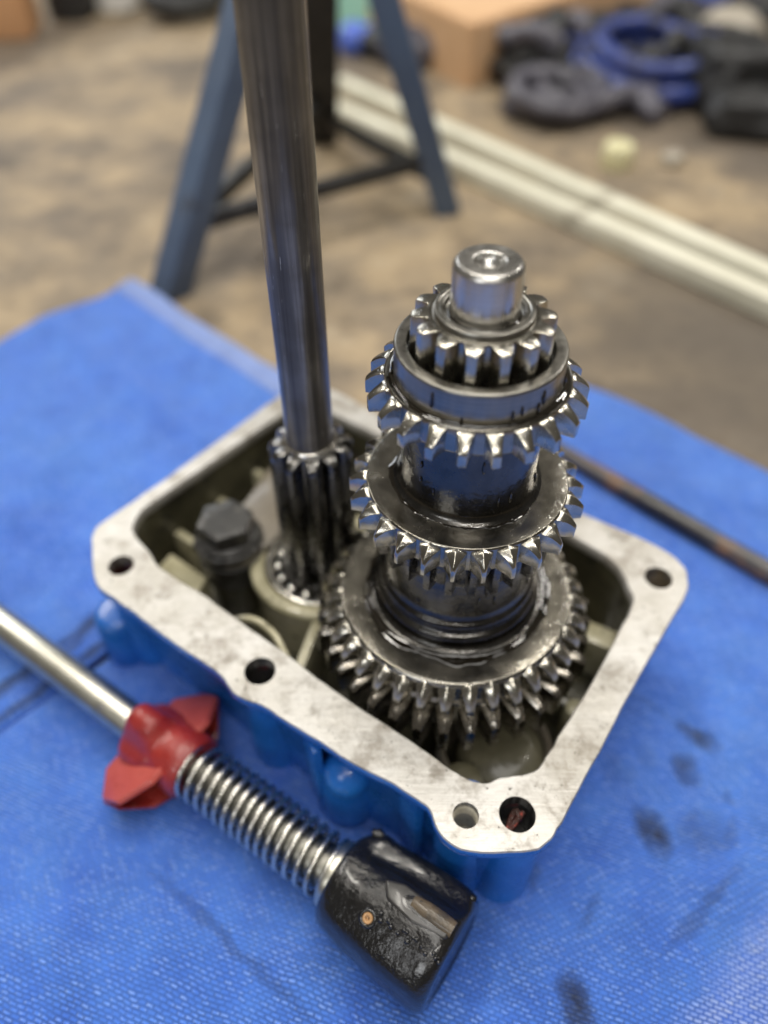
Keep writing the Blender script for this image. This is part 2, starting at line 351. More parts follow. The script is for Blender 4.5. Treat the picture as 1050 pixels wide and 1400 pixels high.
def prism(poly, z0, z1, bev=0.0):
    bm = bmesh.new()
    a = [bm.verts.new((x, y, z0)) for x, y in poly]; b = [bm.verts.new((x, y, z1)) for x, y in poly]
    n = len(poly)
    bm.faces.new(a[::-1]); bm.faces.new(b)
    for i in range(n): bm.faces.new((a[i], a[(i+1) % n], b[(i+1) % n], b[i]))
    bmesh.ops.recalc_face_normals(bm, faces=bm.faces[:])
    if bev: bmesh.ops.bevel(bm, geom=[e for e in bm.edges if e.calc_face_angle(0) > R(25)], offset=bev, segments=2, affect='EDGES', profile=0.6)
    return bm
def bar(p0, p1, wx, wz, bev=0.004):
    """square bar between two points"""
    p0, p1 = Vector(p0), Vector(p1); d = p1-p0
    bm = box(d.length, wx, wz, bev, cz=False)
    q = d.to_track_quat('X', 'Z').to_matrix().to_4x4()
    bmesh.ops.transform(bm, matrix=Matrix.Translation((p0+p1)/2) @ q, verts=bm.verts[:])
    return bm

def tooth(secs, zb, ridge, bev, zlow=0.0):
    """one gear tooth along +X. secs: (radius, half width, top z); ridge: height of the roof line over the flanks"""
    bm = bmesh.new(); rings = []
    for (r, hw, zt) in secs:
        x = r
        rings.append([bm.verts.new((x, -hw, zb+zlow)), bm.verts.new((x, hw, zb+zlow)), bm.verts.new((x, hw, zt-ridge)), bm.verts.new((x, 0, zt)), bm.verts.new((x, -hw, zt-ridge))])
    for a, b in zip(rings, rings[1:]):
        for i in range(5): bm.faces.new((a[i], a[(i+1) % 5], b[(i+1) % 5], b[i]))
    bm.faces.new(rings[0][::-1]); bm.faces.new(rings[-1])
    bmesh.ops.recalc_face_normals(bm, faces=bm.faces[:])
    if bev:
        es = [e for e in bm.edges if e.calc_face_angle(0) > R(16)]
        bmesh.ops.bevel(bm, geom=es, offset=bev, segments=2, affect='EDGES', profile=0.6, clamp_overlap=True)
    return bm
def put_teeth(parent, me, n, phase, mat, jit=0.0):
    for i in range(n):
        o = obj('tooth', me, mat, parent, rot=(0, 0, phase+2*math.pi*i/n))
        if jit: o.scale = (1+random.uniform(-jit, jit)*0.2, 1+random.uniform(-jit, jit), 1+random.uniform(-jit, jit)*0.15)

# ------------------------------------------------------------------ ground
bm = bmesh.new(); s = 40
bm.faces.new([bm.verts.new(p) for p in ((-s, -s, -0.04), (s, -s, -0.04), (s, s, -0.04), (-s, s, -0.04))])
fl = obj('floor', bm, 'floor'); fl['kind'] = 'structure'

# ------------------------------------------------------------------ towels
from mathutils import noise as mn
def towel(name, label, org, e1, e2, mat, hem_mat, hems, amp=0.012, seed=0.0, n1=150, n2=150, zoff=0.0, folds=()):
    """org: corner; e1, e2: edge vectors (layout units). A thick sheet with soft wrinkles; hems: sides that get a hem strip"""
    e1 = Vector((*e1, 0)); e2 = Vector((*e2, 0)); org = Vector((*org, 0))
    T = 0.016
    def height(p, u, v):
        h = amp*(mn.noise(Vector((p.x*1.7+seed, p.y*1.7, 0)))*0.9 + mn.noise(Vector((p.x*4.5, p.y*4.5+seed, 3)))*0.35)
        near = max(0.0, 1-abs(p.x*0.75)**3-abs(p.y*0.9)**3)        # held flat under the housing
        h *= (1-0.75*min(1, near*1.4))
        h += mn.noise(Vector((p.x*14, p.y*14, seed)))*0.0012
        for (ax, ay, bx, by, wd, ht) in folds:
            a = Vector((ax, ay)); b = Vector((bx, by)); q = Vector((p.x, p.y)); d = b-a
            tt = max(0, min(1, (q-a).dot(d)/d.length_squared)); dd = (q-a-d*tt).length
            h += ht*math.exp(-(dd/wd)**2)
        edge = min(u*e1.length, (1-u)*e1.length, v*e2.length, (1-v)*e2.length)
        ru = 0.020*math.sin(p.x*9+seed)*math.exp(-edge*10)
        return h+abs(ru)*0.6+zoff
    def pt(u, v):
        p = org+e1*u+e2*v
        wx = 0.018*mn.noise(Vector((p.x*3, p.y*3, seed+5))); wy = 0.018*mn.noise(Vector((p.x*3, p.y*3, seed+9)))
        p = p+Vector((wx, wy, 0)); p.z = height(p, u, v); return p
    bm = bmesh.new()
    g = [[bm.verts.new(pt(i/n1, j/n2)) for j in range(n2+1)] for i in range(n1+1)]
    for i in range(n1):
        for j in range(n2): bm.faces.new((g[i][j], g[i+1][j], g[i+1][j+1], g[i][j+1]))
    t = obj(name, bm, mat, ang=180)
    so = t.modifiers.new('thick', 'SOLIDIFY'); so.thickness = T*K; so.offset = -1
    tag(t, label, 'cloth', 'blue towels on the floor')
    for hi, side in enumerate(hems):
        bm = bmesh.new(); N = 160; W_ = 0.085; rows = []
        Lf = (e2 if side in ('u0', 'u1') else e1).length; Lc = (e1 if side in ('u0', 'u1') else e2).length
        prof = [(-0.010, -0.012), (-0.008, 0.001), (0.002, 0.006), (0.30*W_, 0.0075), (0.8*W_, 0.0055), (W_, 0.003), (W_+0.002, -0.004)]
        for k in range(N+1):
            s_ = k/N; row = []
            for (c_, dz) in prof:
                q = c_/Lc
                if side == 'u0': a, b = q, s_
                elif side == 'u1': a, b = 1-q, s_
                elif side == 'v0': a, b = s_, q
                else: a, b = s_, 1-q
                p = pt(a, b); p.z += dz+0.0012*math.sin(s_*Lf*140)*(1 if dz > 0 else 0); row.append(bm.verts.new(p))
            rows.append(row)
        for A, B in zip(rows, rows[1:]):
            for k in range(len(prof)-1): bm.faces.new((A[k], A[k+1], B[k+1], B[k]))
        obj('hem', bm, hem_mat[hi] if isinstance(hem_mat, tuple) else hem_mat, t, ang=60)
    return t
hem = towel_mat('pale_hem_cloth', base0=srgb(138, 162, 232), base1=srgb(160, 182, 240), rot=R(50))
m_left = towel_mat('blue_towel_left', stains_and_shade=[(-1.012, 0.090, 0.022, 0.40, -41, 0.9), (-1.13, -0.04, 0.035, 0.10, -41, 0.8), (-0.90, 0.225, 0.035, 0.07, -41, 0.9)], rot=R(48))  # dark stripes paint the crease shade along the front seam
hem_mid = towel_mat('blue_hem_cloth', base0=srgb(60, 108, 214), base1=srgb(80, 134, 236), rot=R(50), stains_and_shade=[(-0.955, 0.037, 0.020, 0.40, -41, 0.9), (-1.003, 0.078, 0.016, 0.40, -41, 0.7)])  # seam crease shade painted on both edges of the hem
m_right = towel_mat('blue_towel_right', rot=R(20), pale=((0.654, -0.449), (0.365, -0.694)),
    stains_and_shade=[(0.435, -0.345, 0.044, 0.072, 15, 1.0), (0.535, -0.345, 0.075, 0.070, 0, 0.45), (0.595, -0.12, 0.06, 0.032, -40, 0.85),
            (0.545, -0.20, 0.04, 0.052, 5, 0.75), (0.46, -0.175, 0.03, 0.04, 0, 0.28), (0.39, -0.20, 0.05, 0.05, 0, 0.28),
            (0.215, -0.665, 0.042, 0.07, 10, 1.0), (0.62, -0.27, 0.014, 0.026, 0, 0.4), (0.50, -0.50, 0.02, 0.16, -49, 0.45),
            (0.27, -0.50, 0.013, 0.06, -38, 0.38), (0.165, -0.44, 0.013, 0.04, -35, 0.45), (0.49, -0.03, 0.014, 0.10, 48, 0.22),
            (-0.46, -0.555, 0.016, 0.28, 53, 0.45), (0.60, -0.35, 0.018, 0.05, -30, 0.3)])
d1 = Vector((0.656, 0.755)); d2 = Vector((0.719, -0.695))
# left towel: far corner (-1.217, 1.958), runs to the front seam
A_ = Vector((-1.217, 1.958))
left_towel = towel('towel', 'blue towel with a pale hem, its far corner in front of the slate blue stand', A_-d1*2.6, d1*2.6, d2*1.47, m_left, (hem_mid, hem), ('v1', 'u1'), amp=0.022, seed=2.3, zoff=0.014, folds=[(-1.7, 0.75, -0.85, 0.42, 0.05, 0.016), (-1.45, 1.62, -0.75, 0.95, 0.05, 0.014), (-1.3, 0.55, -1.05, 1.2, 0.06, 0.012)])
# right towel: far corner (0.375, 1.437)
B_ = Vector((0.375, 1.437))
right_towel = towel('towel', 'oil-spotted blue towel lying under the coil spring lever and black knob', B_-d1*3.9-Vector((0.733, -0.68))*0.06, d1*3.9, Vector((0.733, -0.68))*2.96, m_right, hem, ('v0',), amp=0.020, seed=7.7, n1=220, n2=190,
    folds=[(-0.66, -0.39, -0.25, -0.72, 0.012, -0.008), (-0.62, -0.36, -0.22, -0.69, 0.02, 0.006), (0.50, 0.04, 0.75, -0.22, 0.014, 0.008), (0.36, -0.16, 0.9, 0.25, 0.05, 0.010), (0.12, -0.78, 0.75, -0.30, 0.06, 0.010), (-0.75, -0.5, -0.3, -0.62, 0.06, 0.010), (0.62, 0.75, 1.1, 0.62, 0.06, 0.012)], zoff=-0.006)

# ------------------------------------------------------------------ gearbox housing
outer = [(-0.817, 0.16), (-0.838, 0.237), (-0.795, 0.287), (-0.701, 0.401), (-0.614, 0.516), (-0.519, 0.642), (-0.453, 0.735), (-0.369, 0.815), (-0.297, 0.775), (-0.149, 0.648), (-0.002, 0.536), (0.175, 0.402), (0.318, 0.294), (0.44, 0.218), (0.514, 0.16), (0.535, 0.118), (0.529, 0.07), (0.509, 0.032), (0.415, -0.091), (0.3, -0.256), (0.227, -0.362), (0.162, -0.455), (0.136, -0.489), (0.106, -0.505), (0.001, -0.507), (-0.036, -0.492), (-0.056, -0.464), (-0.063, -0.43), (-0.083, -0.418), (-0.136, -0.38), (-0.211, -0.343), (-0.256, -0.309), (-0.336, -0.261), (-0.384, -0.225), (-0.432, -0.21), (-0.455, -0.189), (-0.473, -0.156), (-0.564, -0.097), (-0.635, -0.043), (-0.711, 0.016), (-0.777, 0.062), (-0.795, 0.091)]
inner = [(-0.747, 0.237), (-0.745, 0.268), (-0.73, 0.314), (-0.635, 0.422), (-0.537, 0.54), (-0.431, 0.667), (-0.353, 0.715), (-0.227, 0.626), (-0.006, 0.459), (0.166, 0.324), (0.299, 0.214), (0.361, 0.16), (0.391, 0.118), (0.397, 0.062), (0.403, 0.024), (0.337, -0.077), (0.258, -0.196), (0.187, -0.291), (0.148, -0.347), (0.129, -0.368), (0.067, -0.376), (0.036, -0.389), (0.001, -0.379), (-0.038, -0.35), (-0.099, -0.302), (-0.235, -0.206), (-0.287, -0.164), (-0.371, -0.095), (-0.474, -0.017), (-0.543, 0.042), (-0.585, 0.066), (-0.651, 0.112), (-0.674, 0.138), (-0.694, 0.171), (-0.727, 0.205)]
def chaikin(L, k=2):
    for _ in range(k):
        o = []
        for i, p in enumerate(L):
            q = L[(i+1) % len(L)]
            o += [(0.75*p[0]+0.25*q[0], 0.75*p[1]+0.25*q[1]), (0.25*p[0]+0.75*q[0], 0.25*p[1]+0.75*q[1])]
        L = o
    return L
def offset(L, d):
    """positive d moves a clockwise/counter-clockwise loop inwards"""
    A = sum(L[i][0]*L[(i+1) % len(L)][1]-L[(i+1) % len(L)][0]*L[i][1] for i in range(len(L)))
    sg = 1 if A > 0 else -1; out = []
    n = len(L)
    for i in range(n):
        p0, p, p1 = Vector(L[i-1]), Vector(L[i]), Vector(L[(i+1) % n])
        t = ((p-p0).normalized()+(p1-p).normalized()).normalized()
        out.append((p.x-t.y*sg*d, p.y+t.x*sg*d))
    return out
def relax(L, k=3):
    for _ in range(k):
        n = len(L); L = [((L[i-1][0]+2*L[i][0]+L[(i+1) % n][0])/4, (L[i-1][1]+2*L[i][1]+L[(i+1) % n][1])/4) for i in range(n)]
    return L
OUT = chaikin(outer); INN = chaikin(inner)
OUT = [(x+0.0022*mn.noise(Vector((x*40, y*40, 0))), y+0.0022*mn.noise(Vector((x*40, y*40, 4)))) for x, y in OUT]
INN = [(x+0.0025*mn.noise(Vector((x*40, y*40, 8))), y+0.0025*mn.noise(Vector((x*40, y*40, 12)))) for x, y in INN]
ZR = 0.35
holes = [((-0.744, 0.125), 0.029, 'redhole', 'dark red stained bolt hole'), ((-0.398, -0.151), 0.032, 'hole', 'black bolt hole with a red smear'),
         ((-0.003, -0.444), 0.0235, 'palehole', 'small bare threaded hole'), ((0.088, -0.442), 0.0325, 'hole', 'large hole plugged with black and red'),
         ((0.467, 0.089), 0.031, 'brownhole', 'brown stained bolt hole')]
H = empty('gearbox_housing', 'blue painted gearbox casting with a bare metal rim, open and full of gears', 'gearbox')
def rim_mesh():
    bm = bmesh.new(); loops = [OUT, INN]
    for (c, r, *_ ) in holes: loops.append([(c[0]+r*math.cos(2*math.pi*i/32), c[1]+r*math.sin(2*math.pi*i/32)) for i in range(32)])
    edges = []; L2 = []
    for L in loops:
        vs = [bm.verts.new((x, y, ZR)) for x, y in L]; L2.append(vs)
        for i in range(len(vs)): edges.append(bm.edges.new((vs[i], vs[(i+1) % len(vs)])))
    bmesh.ops.triangle_fill(bm, use_beauty=True, use_dissolve=False, edges=edges)
    for f in bm.faces: f.material_index = 0
    c = 0.003
    for k, (L, vs) in enumerate(zip(loops, L2)):
        ins = -1 if k == 0 else 1
        cur = vs
        stages = [(c*0.8, ZR-c), (c, ZR-0.022), (0.0, ZR-0.03)] if k < 2 else [(0.0, ZR-0.03)]
        for (d, z) in stages:
            off = offset(L, ins*d) if k < 2 else L
            nx = [bm.verts.new((x, y, z)) for x, y in off]
            for i in range(len(vs)):
                f = bm.faces.new((cur[i], cur[(i+1) % len(vs)], nx[(i+1) % len(vs)], nx[i]))
                f.material_index = 0 if (z > ZR-0.01 or k >= 1) else 1
            cur = nx
    return bm
rim = obj('rim', rim_mesh(), ['alu', 'bluepaint'], H, ang=40); rim['label'] = 'bare aluminium gasket face, scratched and stained'
def skin(levels, cap=None):
    bm = bmesh.new(); prev = None
    for L, z in levels:
        cur = [bm.verts.new((x, y, z)) for x, y in L]
        if prev:
            n = len(cur)
            for i in range(n): bm.faces.new((prev[i], prev[(i+1) % n], cur[(i+1) % n], cur[i]))
        prev = cur
    if cap:
        es = [bm.edges.get((prev[i], prev[(i+1) % len(prev)])) for i in range(len(prev))]
        bmesh.ops.triangle_fill(bm, use_beauty=True, edges=es)
    return bm
O2 = relax(OUT, 6)
def voff(L, d):
    n = len(L); far = offset(L, 1.0); out = []
    for p, q in zip(L, far):
        w_ = min(math.hypot(p[0]-a, p[1]-b) for a, b in INN)
        k_ = min(d, 0.42*w_); out.append((p[0]+(q[0]-p[0])*k_, p[1]+(q[1]-p[1])*k_))
    return relax(out, 2)
obj('outer_wall', skin([(offset(OUT, 0.0005), ZR-0.026), (offset(OUT, 0.010), ZR-0.040), (voff(O2, 0.035), ZR-0.062), (voff(O2, 0.046), 0.03), (voff(O2, 0.056), 0.004)], True), 'bluepaint', H, ang=50)
I2 = relax(INN, 4)
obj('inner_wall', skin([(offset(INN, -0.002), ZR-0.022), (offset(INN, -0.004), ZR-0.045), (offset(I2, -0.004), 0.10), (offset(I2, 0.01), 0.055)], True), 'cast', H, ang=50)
for (c, r, m, lab) in holes:
    prof = [(r, 0.0)]
    if m == 'palehole':
        for k in range(9): prof += [(r-0.003 if k % 2 else r, -0.012-k*0.0035)]
    prof += [(r, -0.10), (0, -0.10)]
    o = obj('bolt_hole', lathe([(a, z+ZR-0.004) for a, z in prof], 32), m, H, (c[0], c[1], 0)); o['label'] = lab
# swirl of sealant in the large front hole
pts = [(0.088+0.016*math.cos(a)*(0.4+a/6), -0.442+0.018*math.sin(a*1.3), ZR-0.028) for a in [k*0.35 for k in range(17)]]
o = obj('sealant', tube(pts, 0.0055, 8), 'redhole', H); o['label'] = 'red and black sealant smear in the hole'
# bosses on the outside
def boss(x, y, r, z0, z1, mat='bluepaint', name='boss', taper=0.9, c=0.012, n=40):
    return obj(name, lathe([(0, z1), (r*taper, z1), (r, z0), (0, z0)], n, c), mat, H, (x, y, 0), ang=50)
def outer_boss(x, y, r, z0, z1):
    return obj('boss', lathe([(r*0.8, z0), (r*0.8, z1), (r*0.9, z1), (r, z0)], 40), 'bluepaint', H, (x, y, 0), ang=50)
outer_boss(-0.392, -0.142, 0.058, 0.006, ZR-0.034)
outer_boss(-0.735, 0.135, 0.062, 0.006, ZR-0.034)
outer_boss(0.095, -0.425, 0.062, 0.006, ZR-0.034)
outer_boss(0.005, -0.415, 0.058, 0.006, ZR-0.034)
outer_boss(0.473, 0.088, 0.048, 0.006, ZR-0.034)
bm = bmesh.new(); bmesh.ops.create_uvsphere(bm, u_segments=32, v_segments=20, radius=0.052)
obj('domed_plug', bm, 'bluepaint', H, (-0.222, -0.290, 0.19), ang=60)
obj('plug_skirt', lathe([(0, 0.17), (0.050, 0.17), (0.058, 0.10), (0.064, 0.008), (0, 0.008)], 40, 0.01), 'bluepaint', H, (-0.225, -0.272, 0), ang=50)
obj('outer_web', prism([(-0.315, -0.235), (-0.285, -0.30), (-0.268, -0.292), (-0.29, -0.225)], 0.006, 0.29, 0.006), 'bluepaint', H)
obj('outer_web', prism([(-0.125, -0.34), (-0.085, -0.40), (-0.068, -0.392), (-0.09, -0.33)], 0.006, 0.29, 0.006), 'bluepaint', H)
obj('foot_lug', lathe([(0, 0.17), (0.05, 0.17), (0.06, 0.15), (0.066, 0.006), (0, 0.006)], 36, 0.012), 'bluepaint', H, (-0.80, 0.135, 0), ang=50)
# inside: pinion boss, bolt post, ribs
PX, PY = -0.301, 0.221
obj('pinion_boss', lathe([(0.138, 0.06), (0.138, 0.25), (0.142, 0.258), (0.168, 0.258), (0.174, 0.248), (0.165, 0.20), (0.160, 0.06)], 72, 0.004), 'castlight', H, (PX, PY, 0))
BX, BY = -0.526, 0.258
obj('bolt_post', lathe([(0, 0.262), (0.058, 0.262), (0.064, 0.25), (0.066, 0.06), (0, 0.06)], 40, 0.006), 'cast', H, (BX, BY, 0))
e_in = Vector((0.795, -0.606)); e_al = Vector((0.606, 0.795))
for (x, y, L, z1) in ((-0.590, 0.645, 0.13, 0.215), (-0.655, 0.525, 0.12, 0.205), (-0.735, 0.40, 0.12, 0.20), (-0.53, 0.72, 0.10, 0.21)):
    a = Vector((x, y))-e_in*0.02; b = a+e_in*(L+0.02)
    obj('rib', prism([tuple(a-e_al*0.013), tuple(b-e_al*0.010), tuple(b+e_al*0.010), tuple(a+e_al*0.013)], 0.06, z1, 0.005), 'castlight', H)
obj('corner_gusset', prism([(-0.735, 0.20), (-0.69, 0.285), (-0.585, 0.205), (-0.60, 0.165), (-0.65, 0.10)], 0.06, 0.205, 0.006), 'castlight', H)
obj('web', tube(smooth_path([(-0.50, -0.02, 0.315), (-0.462, 0.0, 0.318), (-0.425, -0.004, 0.316), (-0.385, -0.035, 0.31), (-0.355, -0.085, 0.30), (-0.325, -0.15, 0.29)]), 0.008, 10), 'castlight', H, ang=60)
obj('web', bar((-0.345, -0.10, 0.13), (-0.290, 0.085, 0.15), 0.022, 0.19), 'castlight', H)
obj('web', bar((0.40, 0.02, 0.13), (0.27, 0.09, 0.13), 0.055, 0.13), 'castlight', H)
obj('web', bar((0.30, -0.13, 0.10), (0.20, -0.05, 0.10), 0.03, 0.10), 'cast', H)
obj('bearing_dome', lathe([(0, 0.185), (0.045, 0.183), (0.085, 0.168), (0.105, 0.14), (0.112, 0.06)], 48, 0.01), 'castmid', H, (0.115, -0.235, 0), ang=60)
obj('bearing_lip', lathe([(0.105, 0.06), (0.105, 0.20), (0.112, 0.206), (0.120, 0.20), (0.122, 0.06)], 64, 0.003), 'plate', H, (0.085, -0.235, 0))
boss(0.01, -0.32, 0.055, 0.06, 0.22, 'castmid', 'inner_boss', 0.8, 0.03)
boss(0.27, -0.15, 0.028, 0.06, 0.20, 'castlight', 'inner_boss')

# ------------------------------------------------------------------ gear cluster on its shaft
G = empty('gear_cluster', 'stack of oily steel gears on an upright shaft standing in the casting', 'gears', (0, 0, 0.2))
GZ = -0.2
def glathe(name, prof, mat, n=128, c=0.002, parent=None, closed=False):
    return obj(name, lathe(prof, n, c, closed), mat, parent or G, (0, 0, GZ) if parent is None else (0, 0, 0))
thr = [(0.0125-(0.0015 if k % 2 else 0), 1.122+k*0.0035) for k in range(9)]
glathe('shaft', [(0, 1.118)]+thr+[(0.0140, 1.151), (0.0205, 1.1585), (0.0222, 1.165), (0.0245, 1.1665), (0.0455, 1.1665), (0.0512, 1.159), (0.0516, 1.10), (0.0516, 1.02), (0, 1.02)], 'shaft', 128, 0.0012)
glathe('hub_collar', [(0.0525, 1.02), (0.0525, 1.083), (0.0575, 1.084), (0.0600, 1.0915), (0.0655, 1.0925), (0.0668, 1.0905), (0.0685, 1.0925), (0.0740, 1.0920), (0.0762, 1.086), (0.0762, 1.02)], 'ring', 128, 0.0012)
g1 = glathe('spur_gear', [(0.070, 0.99), (0.070, 1.0835), (0.0835, 1.0835), (0.0845, 1.080), (0.0845, 0.99)], 'gear', 96, 0.001)
t1 = to_mesh('small_tooth', tooth([(0.076, 0.0165, 1.083), (0.086, 0.0150, 1.084), (0.096, 0.0125, 1.083), (0.105, 0.0085, 1.0810), (0.108, 0.0070, 1.079)], 0.992, 0.0004, 0.0012))
put_teeth(g1, t1, 14, R(-90+12), 'tooth')
glathe('sliding_ring', [(0.1120, 0.972), (0.1120, 1.030), (0.1135, 1.0325), (0.1305, 1.0325), (0.1328, 1.0295), (0.1328, 0.985), (0.1328, 0.972)], 'ring', 144, 0.0012)
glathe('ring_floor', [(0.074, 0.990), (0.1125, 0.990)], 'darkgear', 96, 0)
gA = glathe('dog_gear', [(0.110, 0.978), (0.1335, 0.978), (0.1365, 0.974), (0.1405, 0.977), (0.1450, 0.981), (0.1475, 0.978), (0.1488, 0.968), (0.1488, 0.936), (0.146, 0.932), (0.110, 0.932)], 'gear', 128, 0.0015)
tA = to_mesh('dog_tooth', tooth([(0.145, 0.0150, 0.9785), (0.152, 0.0122, 0.977), (0.160, 0.0098, 0.9725), (0.168, 0.0082, 0.967), (0.1755, 0.0068, 0.960), (0.1772, 0.0062, 0.957)], 0.934, 0.0014, 0.0010))
put_teeth(gA, tA, 22, R(-90+5), 'tooth')
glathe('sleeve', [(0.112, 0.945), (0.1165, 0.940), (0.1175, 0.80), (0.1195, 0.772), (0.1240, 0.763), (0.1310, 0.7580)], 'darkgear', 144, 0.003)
gB = glathe('dog_gear', [(0.110, 0.758), (0.139, 0.7574), (0.1765, 0.7572), (0.1790, 0.7540), (0.1790, 0.705), (0.172, 0.698), (0.12, 0.698)], 'gear', 144, 0.001)
tB = to_mesh('dog_tooth', tooth([(0.168, 0.0150, 0.7572), (0.176, 0.0195, 0.7570), (0.184, 0.0165, 0.7560), (0.194, 0.0102, 0.7515), (0.203, 0.0058, 0.7445), (0.2085, 0.0040, 0.7385), (0.2098, 0.0034, 0.736)], 0.7085, 0.0068, 0.0011))
put_teeth(gB, tB, 26, R(-90+4), 'tooth')
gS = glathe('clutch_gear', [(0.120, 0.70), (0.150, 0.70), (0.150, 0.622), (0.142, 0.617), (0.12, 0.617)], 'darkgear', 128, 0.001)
tS = to_mesh('clutch_tooth', tooth([(0.145, 0.0118, 0.697), (0.154, 0.0100, 0.697), (0.1700, 0.0062, 0.696)], 0.620, 0.0, 0.0012))
put_teeth(gS, tS, 26, R(-90+2), 'pinion')
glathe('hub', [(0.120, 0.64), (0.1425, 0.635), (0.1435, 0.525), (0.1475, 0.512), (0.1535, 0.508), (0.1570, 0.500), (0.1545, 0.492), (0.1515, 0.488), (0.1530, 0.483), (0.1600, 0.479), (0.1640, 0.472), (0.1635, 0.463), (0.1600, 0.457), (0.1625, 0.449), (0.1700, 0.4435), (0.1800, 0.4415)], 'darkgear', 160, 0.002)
gC = glathe('large_gear', [(0.12, 0.4405), (0.176, 0.4405), (0.184, 0.4385), (0.190, 0.4400), (0.234, 0.4400), (0.2390, 0.4360), (0.2405, 0.428), (0.2405, 0.392), (0.2455, 0.382), (0.2455, 0.372), (0.2430, 0.366), (0.2430, 0.300), (0.236, 0.292), (0.12, 0.292)], 'gear', 160, 0.0015)
tC = to_mesh('upper_tooth', tooth([(0.231, 0.0150, 0.4390), (0.2390, 0.0172, 0.4385), (0.2480, 0.0148, 0.4355), (0.2580, 0.0118, 0.4285), (0.2670, 0.0090, 0.4180), (0.2730, 0.0070, 0.4060)], 0.3855, 0.0085, 0.0022))
tD = to_mesh('lower_tooth', tooth([(0.236, 0.0185, 0.3790), (0.2450, 0.0178, 0.3785), (0.2640, 0.0150, 0.3765), (0.2820, 0.0112, 0.3710), (0.2920, 0.0082, 0.3630)], 0.294, 0.0080, 0.0018))
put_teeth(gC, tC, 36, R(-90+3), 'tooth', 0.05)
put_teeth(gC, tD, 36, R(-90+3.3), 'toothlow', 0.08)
glathe('lower_hub', [(0.11, 0.30), (0.11, 0.08), (0, 0.08)], 'darkgear', 64, 0.004)

M['oil'] = NT('pooled_oil').set(Base_Color=(0.012, 0.009, 0.005), Roughness=0.04, Coat_Weight=0.5, Coat_Roughness=0.02).m
def oil_film(r0, r1, z, h, seed):
    bm = bmesh.new(); n = 160; rows = []
    for i in range(n):
        a = 2*math.pi*i/n; c, s_ = math.cos(a), math.sin(a)
        w_ = (r1-r0)*(0.75+0.9*mn.noise(Vector((c*1.6, s_*1.6, seed)))+0.35*mn.noise(Vector((c*6, s_*6, seed+4))))
        w_ = max(0.0035, w_)
        rows.append([bm.verts.new(((r0+q*w_)*c, (r0+q*w_)*s_, z+dz)) for q, dz in ((0, h*2.6), (0.18, h*1.3), (0.5, h*0.9), (0.85, h*0.75), (1.0, -0.0006))])
    for i in range(n):
        A, B_ = rows[i], rows[(i+1) % n]
        for k in range(4): bm.faces.new((A[k], A[k+1], B_[k+1], B_[k]))
    return obj('oil_film', bm, 'oil', G, (0, 0, GZ), ang=80)
oil_film(0.1195, 0.141, 0.7572, 0.0014, 1.0)
oil_film(0.1755, 0.200, 0.4403, 0.0016, 5.0)
oil_film(0.1330, 0.143, 0.9765, 0.0014, 9.0)
oil_film(0.0520, 0.0570, 1.0838, 0.0012, 13.0)
# drips hanging below the upper dog gear and on the sleeve
bmd = lathe([(0, 0.006), (0.0016, 0.004), (0.0030, -0.002), (0.0034, -0.006), (0.0024, -0.0095), (0, -0.011)], 14); md = to_mesh('oil_drip', bmd, 80)
rd = random.Random(3)
for i in range(26):
    a = rd.uniform(-math.pi, 0.0); k = i % 3
    r_, z_ = ((0.1185, rd.uniform(0.78, 0.92)), (0.134, rd.uniform(0.985, 1.015)), (0.1450, rd.uniform(0.54, 0.61)))[k]
    o = obj('oil_drip', md, 'oil', G, (r_*math.cos(a), r_*math.sin(a), GZ+z_)); s0 = rd.uniform(0.5, 1.0); o.scale = (s0, s0, s0*rd.uniform(1, 2.2))

# ------------------------------------------------------------------ pinion shaft and its bearing
P = empty('pinion_shaft', 'long upright dark steel shaft with a ten-tooth pinion at its foot', 'shaft', (PX, PY, 0.262))
obj('shaft', lathe([(0, 1.30), (0.0485, 1.30), (0.0490, 1.29), (0.0490, 0.40), (0.0500, 0.385), (0.056, 0.378)], 96, 0.002), 'longshaft', P)
pn = obj('pinion', lathe([(0, 0.381), (0.055, 0.381), (0.0600, 0.378), (0.0620, 0.368), (0.0620, 0.004), (0.05, 0.0), (0, 0.0)], 72, 0.002), 'pinion', P)
tp = to_mesh('pinion_tooth', tooth([(0.052, 0.0150, 0.378), (0.062, 0.0142, 0.379), (0.076, 0.0115, 0.376), (0.0865, 0.0078, 0.368), (0.0895, 0.0060, 0.358)], 0.002, 0.0015, 0.0022))
put_teeth(pn, tp, 11, R(-90+7), 'pinion', 0.04)
obj('oil_lip', lathe([(0.0495, 0.384), (0.053, 0.3875), (0.0565, 0.3835), (0.0565, 0.38)], 64, 0.001), 'chrome', P)
B = empty('ball_bearing', 'ball bearing ring around the foot of the pinion', 'bearing', (PX, PY, 0.20))
obj('outer_race', lathe([(0.1185, 0.0), (0.1185, 0.052), (0.1215, 0.058), (0.1345, 0.058), (0.1372, 0.054), (0.1372, 0.0)], 96, 0.002), 'chrome', B)
obj('inner_race', lathe([(0.070, 0.0), (0.070, 0.052), (0.073, 0.056), (0.088, 0.056), (0.090, 0.05), (0.090, 0.0)], 96, 0.002), 'pinion', B)
obj('cage', lathe([(0.091, 0.028), (0.1175, 0.028)], 96), 'darkgear', B)
bmb = bmesh.new(); bmesh.ops.create_uvsphere(bmb, u_segments=20, v_segments=12, radius=0.0135); mb = to_mesh('ball', bmb, 60)
for i in range(16):
    a = 2*math.pi*i/16+0.1
    obj('ball', mb, 'chrome', B, (0.104*math.cos(a), 0.104*math.sin(a), 0.042))

